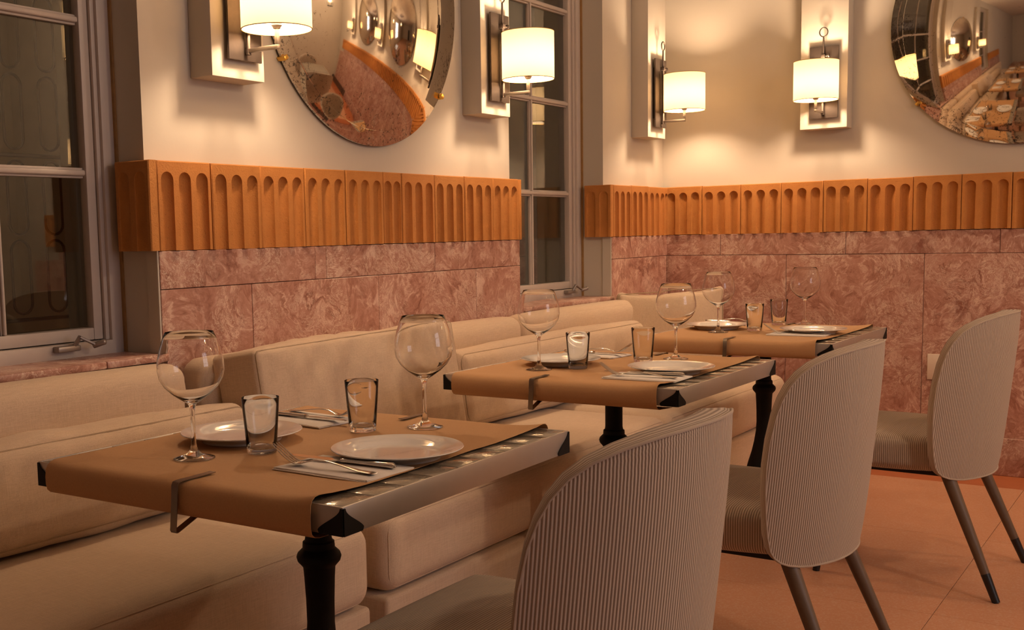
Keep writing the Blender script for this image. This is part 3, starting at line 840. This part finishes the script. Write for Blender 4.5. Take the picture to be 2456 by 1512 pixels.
def runner_me(seed, flap):
    hb = TB / 2
    q = [(0.325, 0.7530), (0.342, 0.7536), (0.3540, 0.7532), (0.3630, 0.7508), (0.3695, 0.7460), (0.3735, 0.7385), (0.3752, 0.7280), (0.3750, 0.7150), (0.3725, 0.7050), (0.3660, 0.6990), (0.355, 0.6965), (0.33, 0.696), (0.28, 0.6955)]
    pr = [(-y, z) for y, z in reversed(q)]
    pr += [(-0.325 + 0.65 * k / 16, 0.7528 + 0.0002 * math.sin(k * 2.1)) for k in range(1, 16)] + q
    N = len(pr)
    def warp(p, u, v):
        x, y, z = p
        top = 1.0 if z > 0.735 else 0.0
        ew = 0.0035 * noise.noise(Vector((y * 9, seed, u * 3)))
        if u > 0.9: x += ew * (u - 0.9) * 10
        if u < 0.1: x += ew * (0.1 - u) * 10
        if top:
            c = max(0, (u - 0.86) / 0.14); k = 0.10 + 0.90 * (abs(y) / 0.36) ** 4
            z += 0.0085 * c * c * k + 0.0016 * (0.5 + noise.noise(Vector((x * 6, y * 6, seed)))) * c
            c = max(0, (0.10 - u) / 0.10); z += 0.003 * c * c
        if z < 0.70 and flap: z -= flap * max(0, (0.38 - abs(y)) / 0.10) * (0.35 + 0.65 * (1 - u))
        return [x, y, z]
    return sheet_me(pr, -0.316, 0.300, 36, 0.0007, warp, 'runner')

def clip_me():
    prof = [(-0.292, 0.7562), (-0.30, 0.7556), (-0.368, 0.7556), (-0.3755, 0.7545), (-0.3780, 0.750), (-0.3800, 0.72), (-0.3850, 0.677), (-0.3835, 0.6745), (-0.380, 0.675), (-0.340, 0.690), (-0.315, 0.6935)]
    return sheet_me(prof, -0.007, 0.007, 1, 0.0013, None, 'table_clip')

WINE = [(0, 0.0), (0.0355, 0.0), (0.0372, 0.0008), (0.0366, 0.0018), (0.026, 0.0045), (0.014, 0.0085), (0.0072, 0.0150), (0.0048, 0.025), (0.0040, 0.045), (0.0040, 0.075), (0.0046, 0.090), (0.0075, 0.0985),
        (0.0180, 0.1055), (0.034, 0.1165), (0.048, 0.130), (0.0565, 0.145), (0.0596, 0.160), (0.0588, 0.176), (0.0545, 0.196), (0.0480, 0.216), (0.0430, 0.2276), (0.04275, 0.2279), (0.0425, 0.2276),
        (0.0474, 0.216), (0.0538, 0.196), (0.0581, 0.176), (0.0589, 0.160), (0.0558, 0.1454), (0.0472, 0.1308), (0.0330, 0.1177), (0.0165, 0.1078), (0.006, 0.1040), (0, 0.1032)]
TUMB = [(0, 0.0006), (0.020, 0.0004), (0.0235, 0.0), (0.0262, 0.0012), (0.0272, 0.004), (0.0345, 0.1030), (0.03425, 0.1034), (0.0339, 0.1030), (0.0331, 0.092), (0.0263, 0.0125), (0.022, 0.0098), (0.010, 0.0092), (0, 0.0090)]
PLATE = [(0, 0.0030), (0.050, 0.0030), (0.066, 0.0034), (0.074, 0.0), (0.0775, 0.0004), (0.079, 0.0042), (0.090, 0.0105), (0.112, 0.0165), (0.1168, 0.0178), (0.1178, 0.0188), (0.1170, 0.0200), (0.1130, 0.0196), (0.091, 0.0145), (0.080, 0.0092), (0.074, 0.0068), (0.060, 0.0062), (0, 0.0062)]

def fork_parts():
    """tip at -x, lying on the napkin; origin mid handle; returns (body, tines)"""
    sec = [(0.100, 0.0016, 0.0085, 0.0022), (0.092, 0.0017, 0.0100, 0.0024), (0.07, 0.0022, 0.0082, 0.0024), (0.03, 0.0080, 0.0048, 0.0026), (0.0, 0.0118, 0.0034, 0.0028), (-0.025, 0.0110, 0.0034, 0.0028),
           (-0.042, 0.0065, 0.0055, 0.0024), (-0.050, 0.0040, 0.0095, 0.0022), (-0.058, 0.0034, 0.0118, 0.0020), (-0.064, 0.0040, 0.0122, 0.0018)]
    v, f = [], []
    for x, z, w, t in sec:
        for k in range(8):
            a = 2 * PI * k / 8; v.append((x, w * math.cos(a), z + t * 0.5 * math.sin(a) + 0.001))
    for i in range(len(sec) - 1):
        for k in range(8): f.append((i * 8 + k, i * 8 + (k + 1) % 8, (i + 1) * 8 + (k + 1) % 8, (i + 1) * 8 + k))
    f.append(tuple(range(8))); f.append(tuple(reversed(range(len(v) - 8, len(v)))))
    body = mesh('fork_body', v, f, True)
    tine = tube_me([(-0.062, 0, 0.0048), (-0.072, 0, 0.0075), (-0.085, 0, 0.0145), (-0.098, 0, 0.0235), (-0.112, 0, 0.0335)], [0.0017, 0.0015, 0.0014, 0.0013, 0.0007], 6, name='tine')
    return body, tine
def knife_parts():
    sec = [(0.108, 0.0046, 0.0040, 0.0035), (0.104, 0.0050, 0.0078, 0.0062), (0.095, 0.0050, 0.0090, 0.0068), (0.05, 0.0048, 0.0074, 0.0056), (0.012, 0.0046, 0.0056, 0.0046), (0.004, 0.0046, 0.0072, 0.0050), (-0.002, 0.0046, 0.0052, 0.0040)]
    v, f = [], []
    for x, z, w, t in sec:
        for k in range(10):
            a = 2 * PI * k / 10; v.append((x, w * math.cos(a), z + t * 0.75 * math.sin(a)))
    for i in range(len(sec) - 1):
        for k in range(10): f.append((i * 10 + k, i * 10 + (k + 1) % 10, (i + 1) * 10 + (k + 1) % 10, (i + 1) * 10 + k))
    f.append(tuple(range(10))); f.append(tuple(reversed(range(len(v) - 10, len(v)))))
    handle = mesh('knife_handle', v, f, True)
    out = [(-0.001, -0.0055), (-0.02, -0.0090), (-0.07, -0.0100), (-0.100, -0.0078), (-0.115, -0.0005), (-0.112, 0.0045), (-0.06, 0.0068), (-0.015, 0.0066), (-0.001, 0.0050)]
    n = len(out); v = [(x, y, 0.0056 if y > 0 else 0.0049) for x, y in out] + [(x, y, 0.0038 if y > 0 else 0.0045) for x, y in out]
    f = [tuple(range(n)), tuple(reversed(range(n, 2 * n)))] + [(i, i + n, (i + 1) % n + n, (i + 1) % n) for i in range(n)]
    return handle, mesh('knife_blade', v, f)
def napkin_me():
    bm = bmesh.new()
    for k, (w, d, dx, dy, rz) in enumerate(((0.206, 0.128, 0, 0, 0), (0.204, 0.126, 0.001, 0.0015, 0.01), (0.203, 0.125, -0.001, 0.002, -0.012), (0.200, 0.123, 0.002, 0.001, 0.008))):
        nx, ny = 14, 8; V = {}
        for s in (0, 1):
            for i in range(nx + 1):
                for j in range(ny + 1):
                    x = (i / nx - 0.5) * w; y = (j / ny - 0.5) * d
                    e = max(abs(i / nx - 0.5), abs(j / ny - 0.5)) * 2
                    z = k * 0.0017 + 0.0013 * s + 0.0008 * noise.noise(Vector((x * 20, y * 25, k * 0.6))) * (0.3 + e) * (k > 0 or s) - 0.0009 * (e > 0.99) * k
                    V[s, i, j] = bm.verts.new((x * math.cos(rz) - y * math.sin(rz) + dx, x * math.sin(rz) + y * math.cos(rz) + dy, z))
        for i in range(nx):
            for j in range(ny):
                bm.faces.new((V[1, i, j], V[1, i + 1, j], V[1, i + 1, j + 1], V[1, i, j + 1])); bm.faces.new((V[0, i, j], V[0, i, j + 1], V[0, i + 1, j + 1], V[0, i + 1, j]))
        for i in range(nx):
            bm.faces.new((V[0, i, 0], V[0, i + 1, 0], V[1, i + 1, 0], V[1, i, 0])); bm.faces.new((V[0, i + 1, ny], V[0, i, ny], V[1, i, ny], V[1, i + 1, ny]))
        for j in range(ny):
            bm.faces.new((V[0, 0, j + 1], V[0, 0, j], V[1, 0, j], V[1, 0, j + 1])); bm.faces.new((V[0, nx, j], V[0, nx, j + 1], V[1, nx, j + 1], V[1, nx, j]))
    return bm_mesh('napkin', bm, True, 30)

def script_me():
    """a line of tiny illegible handwriting printed across the plate"""
    rng = random.Random(5); v, f = [], []; x = -0.056
    while x < 0.056:
        w = rng.uniform(0.0025, 0.0075); y = rng.uniform(-0.0006, 0.0006); m = 6
        for k in range(m + 1):
            yy = y + 0.0007 * math.sin(k * 2.4 + x * 900); px = x + w * k / m
            v += [(px, yy - 0.00055, 0.0), (px, yy + 0.00055, 0.0)]
        b = len(v) - 2 * (m + 1)
        f += [(b + 2 * k, b + 2 * k + 2, b + 2 * k + 3, b + 2 * k + 1) for k in range(m)]
        x += w + rng.uniform(0.0012, 0.0035)
    return mesh('script', v, f)

def build_tables():
    proto = make_table()
    which = ['nearest', 'middle', 'farthest']
    desc = ['nearest tile-topped table with black iron pedestal, set for two', 'middle tile-topped table with black iron pedestal, set for two', 'farthest tile-topped table with black iron pedestal, by the marble back wall']
    for i, (x, y, rz) in enumerate(TABLES):
        o = proto if i == 0 else copy_tree(proto)
        o.location = (x, y, 0); o.rotation_euler = (0, 0, rz); tag(o, desc[i], 'table', 'tables set for two')
    clipm = clip_me(); winem = lathe_me(WINE, 64, 'wine_glass', sharp=None); tumbm = lathe_me(TUMB, 56, 'tumbler', sharp=None)
    platem = lathe_me(PLATE, 72, 'plate', sharp=60); inkm = script_me(); napm = napkin_me()
    fb, ft = fork_parts(); kh, kb = knife_parts()
    clipx = [1.012, 0.897, 0.969]
    wine = [((0.893, -0.074), (1.071, 0.392)), ((0.806, 1.333), (1.047, 1.743)), ((0.842, 2.640), (1.022, 3.115))]
    tumb = [((0.967, 0.023), (0.986, 0.295)), ((0.893, 1.404), (0.995, 1.622)), ((0.945, 2.745), (0.946, 3.03))]
    plate = [((0.836, 0.105), (1.206, 0.116)), ((0.797, 1.480), (1.161, 1.437)), ((0.782, 2.79), (1.170, 2.724))]
    nap = [((0.795, 0.345, PI - 0.10), (1.187, -0.014, -0.02)), ((0.775, 1.735, PI - 0.12), (1.150, 1.300, 0.02)), ((0.745, 3.02, PI - 0.1), (1.140, 2.655, 0.03))]
    ZP = 0.7538
    for i, (tx, ty, rz) in enumerate(TABLES):
        w = which[i]
        ru = put('paper_runner', runner_me(3.3 + 5 * i, (0.0, 0.014, 0.006)[i]), 'kraft_paper', None, (tx, ty, 0), (0, 0, rz))
        tag(ru, 'brown kraft paper runner draped over the %s table' % w, 'paper runner', 'kraft paper runners')
        for k, (lab, rot) in enumerate((('edge facing the viewer', rz), ('edge away from the viewer', rz + PI))):
            cx = clipx[i] if k == 0 else (0.985, 0.95, 0.97)[i]
            c = put('table_clip', clipm, 'clip_steel', None, (cx, ty, 0), (0, 0, rot))
            tag(c, 'bent steel paper clip of the %s table, %s' % (w, lab), 'clip', 'tablecloth clips')
        sides = ('sofa-side', 'chair-side')
        for k in range(2):
            o = put('wine_glass', winem, 'clear_glass', None, (*wine[i][k], ZP)); o.rotation_euler = (0, 0, i + k)
            tag(o, 'empty stemmed wine glass on the %s table, %s' % (w, ('nearer the viewer', 'farther from the viewer')[k]), 'wine glass', 'empty wine glasses')
            o = put('tumbler', tumbm, 'clear_glass', None, (*tumb[i][k], ZP))
            tag(o, 'empty straight water tumbler on the %s table, %s' % (w, ('nearer the viewer', 'farther from the viewer')[k]), 'tumbler', 'empty tumblers')
            p = thing('plate', 'round white plate with printed script, %s of the %s table' % (sides[k], w), 'plate', (*plate[i][k], ZP), 0, 'white plates')
            put('dish', platem, 'porcelain', p); put('printed_script', inkm, 'print_ink', p, (0, 0, 0.00635), (0, 0, 72 * DEG))
            nx, ny, nr = nap[i][k]
            o = put('napkin', napm, 'paper_napkin', None, (nx, ny, ZP), (0, 0, nr))
            tag(o, 'folded white paper napkin under cutlery, %s of the %s table' % (sides[k], w), 'napkin', 'folded napkins')
            M = Matrix.Rotation(nr, 4, 'Z')
            q = M @ Vector((-0.004, -0.036, 0))
            fk = thing('fork', 'steel fork lying tines up on a napkin, %s of the %s table' % (sides[k], w), 'fork', (nx + q.x, ny + q.y, ZP + 0.0068), nr + 0.04, 'steel forks')
            put('handle', fb, 'cutlery_steel', fk)
            for s in range(4): put('tine', ft, 'cutlery_steel', fk, (0, -0.0093 + 0.0062 * s, 0))
            q = M @ Vector((-0.012, 0.014, 0))
            kf = thing('knife', 'steel table knife lying beside the fork, %s of the %s table' % (sides[k], w), 'knife', (nx + q.x, ny + q.y, ZP + 0.0068), nr + 0.07, 'steel knives')
            put('handle', kh, 'cutlery_steel', kf); put('blade', kb, 'cutlery_steel', kf)
build_tables()

# ------------------------------------------------------------------ dining chairs
OUT = [(0.190, 0.352), (0.216, 0.3545), (0.238, 0.360), (0.255, 0.369), (0.267, 0.382), (0.2755, 0.400), (0.283, 0.435), (0.289, 0.48), (0.2945, 0.54), (0.2975, 0.60), (0.2965, 0.66), (0.291, 0.72), (0.2835, 0.757), (0.273, 0.787), (0.2565, 0.814), (0.232, 0.835), (0.195, 0.851), (0.148, 0.8615), (0.095, 0.8665), (0.04, 0.8685)]
def back_x(y, z): return 0.195 + 0.10 * (z - 0.38) - 0.125 * (abs(y) / 0.275) ** 2.3
def chair_back():
    """outer panel, inner cushion with band, and the piping between them"""
    nc = 26; rows = OUT; v, f, uv = [], [], []
    def arc(y):  # length along the curve
        n = 12; s = 0; py, px = 0, back_x(0, .6)
        for k in range(1, n + 1):
            yy = y * k / n; xx = back_x(yy, .6); s += math.hypot(yy - py, xx - px); py, px = yy, xx
        return math.copysign(s, y)
    def grid(shift, inset, puff):
        V = []
        for r, (hw, z) in enumerate(rows):
            row = []
            for c in range(nc + 1):
                s = math.sin((-1 + 2 * c / nc) * PI / 2)
                y = s * (hw - inset); t = (z - 0.356) / 0.512
                zz = z - inset * max(0, (t - 0.85) / 0.15) + inset * max(0, (0.1 - t) / 0.1)
                b = puff * max(0, (1 - abs(s) ** 2.6)) * max(0, 1 - abs(2 * t - 1) ** 4)
                ed = 0.010 * (abs(s) ** 8)
                sl = 1.5 * (abs(y) / 0.275) ** 1.5
                nn = Vector((1.0, math.copysign(sl, y))).normalized()
                row.append((back_x(y, zz) + (b - shift) * nn.x, y + (b - shift) * nn.y, zz))
            V.append(row)
        return V
    def skin(V, flip):
        v, f, uv = [], [], []
        m = nc + 1
        for row in V:
            for p in row: v.append(p); uv.append((arc(p[1]), p[2]))
        for i in range(len(V) - 1):
            for j in range(nc):
                q = (i * m + j, i * m + j + 1, (i + 1) * m + j + 1, (i + 1) * m + j); f.append(q if not flip else tuple(reversed(q)))
        return v, f, uv
    O_ = grid(0.0, 0.0025, 0.006); v, f, uv = skin(O_, False)
    outer = mesh('back_panel', v, f, True, uv)
    # rim loop of the outer panel
    def rim(V):
        L = [V[0][c] for c in range(nc + 1)] + [V[r][nc] for r in range(1, len(V))] + [V[-1][c] for c in range(nc - 1, -1, -1)] + [V[r][0] for r in range(len(V) - 2, 0, -1)]
        return L
    pip = tube_me(rim(O_), 0.0024, 6, True, 'piping')
    T = [grid(0.0, 0.0025, 0.0), grid(0.012, 0.0, 0), grid(0.045, 0.001, 0), grid(0.056, 0.006, 0)]
    Rm = [rim(t) for t in T]; I_ = grid(0.060, 0.014, -0.012); Rm.append(rim(I_))
    v, f, uv = [], [], []; n = len(Rm[0])
    dist = 0; L0 = Rm[1]; al = [0.0]
    for k in range(1, n): al.append(al[-1] + (Vector(L0[k]) - Vector(L0[k - 1])).length)
    for a, ring in enumerate(Rm):
        for k, p in enumerate(ring): v.append(p); uv.append((a * 0.0168, al[k]))
    for a in range(len(Rm) - 1):
        for k in range(n):
            f.append((a * n + k, a * n + (k + 1) % n, (a + 1) * n + (k + 1) % n, (a + 1) * n + k))
    b = len(v); v2, f2, uv2 = skin(I_, True); v += v2; uv += uv2; f += [tuple(i + b for i in q) for q in f2]
    bm = bmesh.new(); me = mesh('back_cushion', v, f, True, uv)
    return outer, pip, me

def make_chair():
    r = thing('dining_chair', 'x', 'chair')
    outer, pip, inner = chair_back()
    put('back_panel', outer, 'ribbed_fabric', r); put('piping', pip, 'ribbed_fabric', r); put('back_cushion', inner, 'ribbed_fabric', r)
    def taper(p):
        p = Vector(p); w = 1.0 - 0.10 * max(0, (p.x + 0.02) / 0.25) ** 2; rr = max(0, (-p.x - 0.13) / 0.11)
        p.y *= w * (1 - 0.10 * rr ** 2.5); return p
    seat = cushion_me((0.430, 0.515, 0.104), (0.004, 0.003, 0.018), 0.028, 20, 0.0, 0, taper, True, 'seat')
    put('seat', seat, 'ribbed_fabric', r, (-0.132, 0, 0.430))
    box('seat_base', (-0.31, -0.215, 0.362), (0.10, 0.215, 0.385), 'black_cloth', r, 0.006)
    for a, b in (((0.078, -0.203, 0.41), (0.2495, -0.2487, 0.0)), ((0.078, 0.203, 0.41), (0.2495, 0.2487, 0.0)), ((-0.262, -0.19, 0.375), (-0.30, -0.215, 0.0)), ((-0.262, 0.19, 0.375), (-0.30, 0.215, 0.0))):
        A, B = Vector(a), Vector(b); M_ = A.lerp(B, 0.80)
        lg = put('leg', tube_me([A, A.lerp(B, 0.4), M_], [0.0205, 0.0175, 0.0135], 20), 'leg_wood', r)
        put('foot_cap', tube_me([M_, B], [0.0138, 0.0115], 20), 'black_cap', lg)
    return r
def build_chairs():
    proto = make_chair()
    spots = [((1.5437, 0.1185), 0.0028, 'ribbed beige upholstered chair nearest the viewer, cut off by the bottom of the picture'),
             ((1.4847, 1.3363), 0.007, 'ribbed beige upholstered chair in the middle, drawn up to the second table'),
             ((1.6259, 2.486), -0.030, 'ribbed beige upholstered chair farthest away, in front of the marble wall and outlet')]
    for i, (xy, rz, lab) in enumerate(spots):
        o = proto if i == 0 else copy_tree(proto)
        o.location = (*xy, 0); o.rotation_euler = (0, 0, rz); tag(o, lab, 'chair', 'dining chairs')
    # the table across the aisle, which only the mirrors show
    for lab, xy, rz in (('upholstered chair across the aisle facing the banquette, seen only as a mirror reflection', (4.05, 2.55), 0.05), ('upholstered chair across the aisle backing onto the banquette side, seen only reflected', (2.95, 2.65), PI + 0.04)):
        o = copy_tree(proto); o.location = (*xy, 0); o.rotation_euler = (0, 0, rz); tag(o, lab, 'chair', 'dining chairs')
    src = [q for q in bpy.data.objects if q.name == 'dining_table'][0]
    o = copy_tree(src); o.location = (3.50, 2.60, 0); o.rotation_euler = (0, 0, 0.02); tag(o, 'bare tile-topped table across the aisle, seen only reflected in the mirrors', 'table', 'tables set for two')
build_chairs()

# ------------------------------------------------------------------ pendant lanterns over the rest of the room (seen in the mirrors)
def build_pendants():
    def make():
        r = thing('pendant_lantern', 'x', 'lantern')
        put('rod', tube_me([(0, 0, 0), (0, 0, -0.55)], 0.006, 8), 'black_iron', r)
        cg = put('cage_top', lathe_me([(0, -0.55), (0.03, -0.55), (0.12, -0.62), (0.13, -0.63), (0, -0.63)], 6, smooth=False, sharp=None), 'black_iron', r)
        for k in range(6):
            a = k * PI / 3; put('cage_bar', tube_me([(0.125 * math.cos(a), 0.125 * math.sin(a), -0.63), (0.09 * math.cos(a), 0.09 * math.sin(a), -1.0)], 0.005, 6), 'black_iron', cg)
        put('cage_base', lathe_me([(0, -0.99), (0.095, -0.99), (0.095, -1.01), (0, -1.01)], 6, smooth=False, sharp=None), 'black_iron', cg)
        for k in range(3):
            a = k * 2 * PI / 3
            put('bulb_glow', lathe_me([(0, -0.90), (0.012, -0.885), (0.014, -0.86), (0.006, -0.82), (0, -0.80)], 12), 'filament', r, (0.03 * math.cos(a), 0.03 * math.sin(a), 0))
        li = bpy.data.lights.new('lantern_light', 'POINT'); li.energy = PENDANT_W; li.color = (1.0, 0.70, 0.46); li.shadow_soft_size = 0.05
        lo = bpy.data.objects.new('lantern_light', li); COL.objects.link(lo); lo.parent = r; lo.location = (0, 0, -0.76)
        return r
    p = make()
    for i, (x, y, lab) in enumerate(((3.3, 1.2, 'black hexagonal pendant lantern over the unseen tables, reflected in the mirrors'), (4.1, 3.1, 'black hexagonal pendant lantern nearest the back wall, seen only reflected'))):
        o = p if i == 0 else copy_tree(p)
        o.location = (x, y, ZC); tag(o, lab, 'lantern', 'pendant lanterns')
build_pendants()
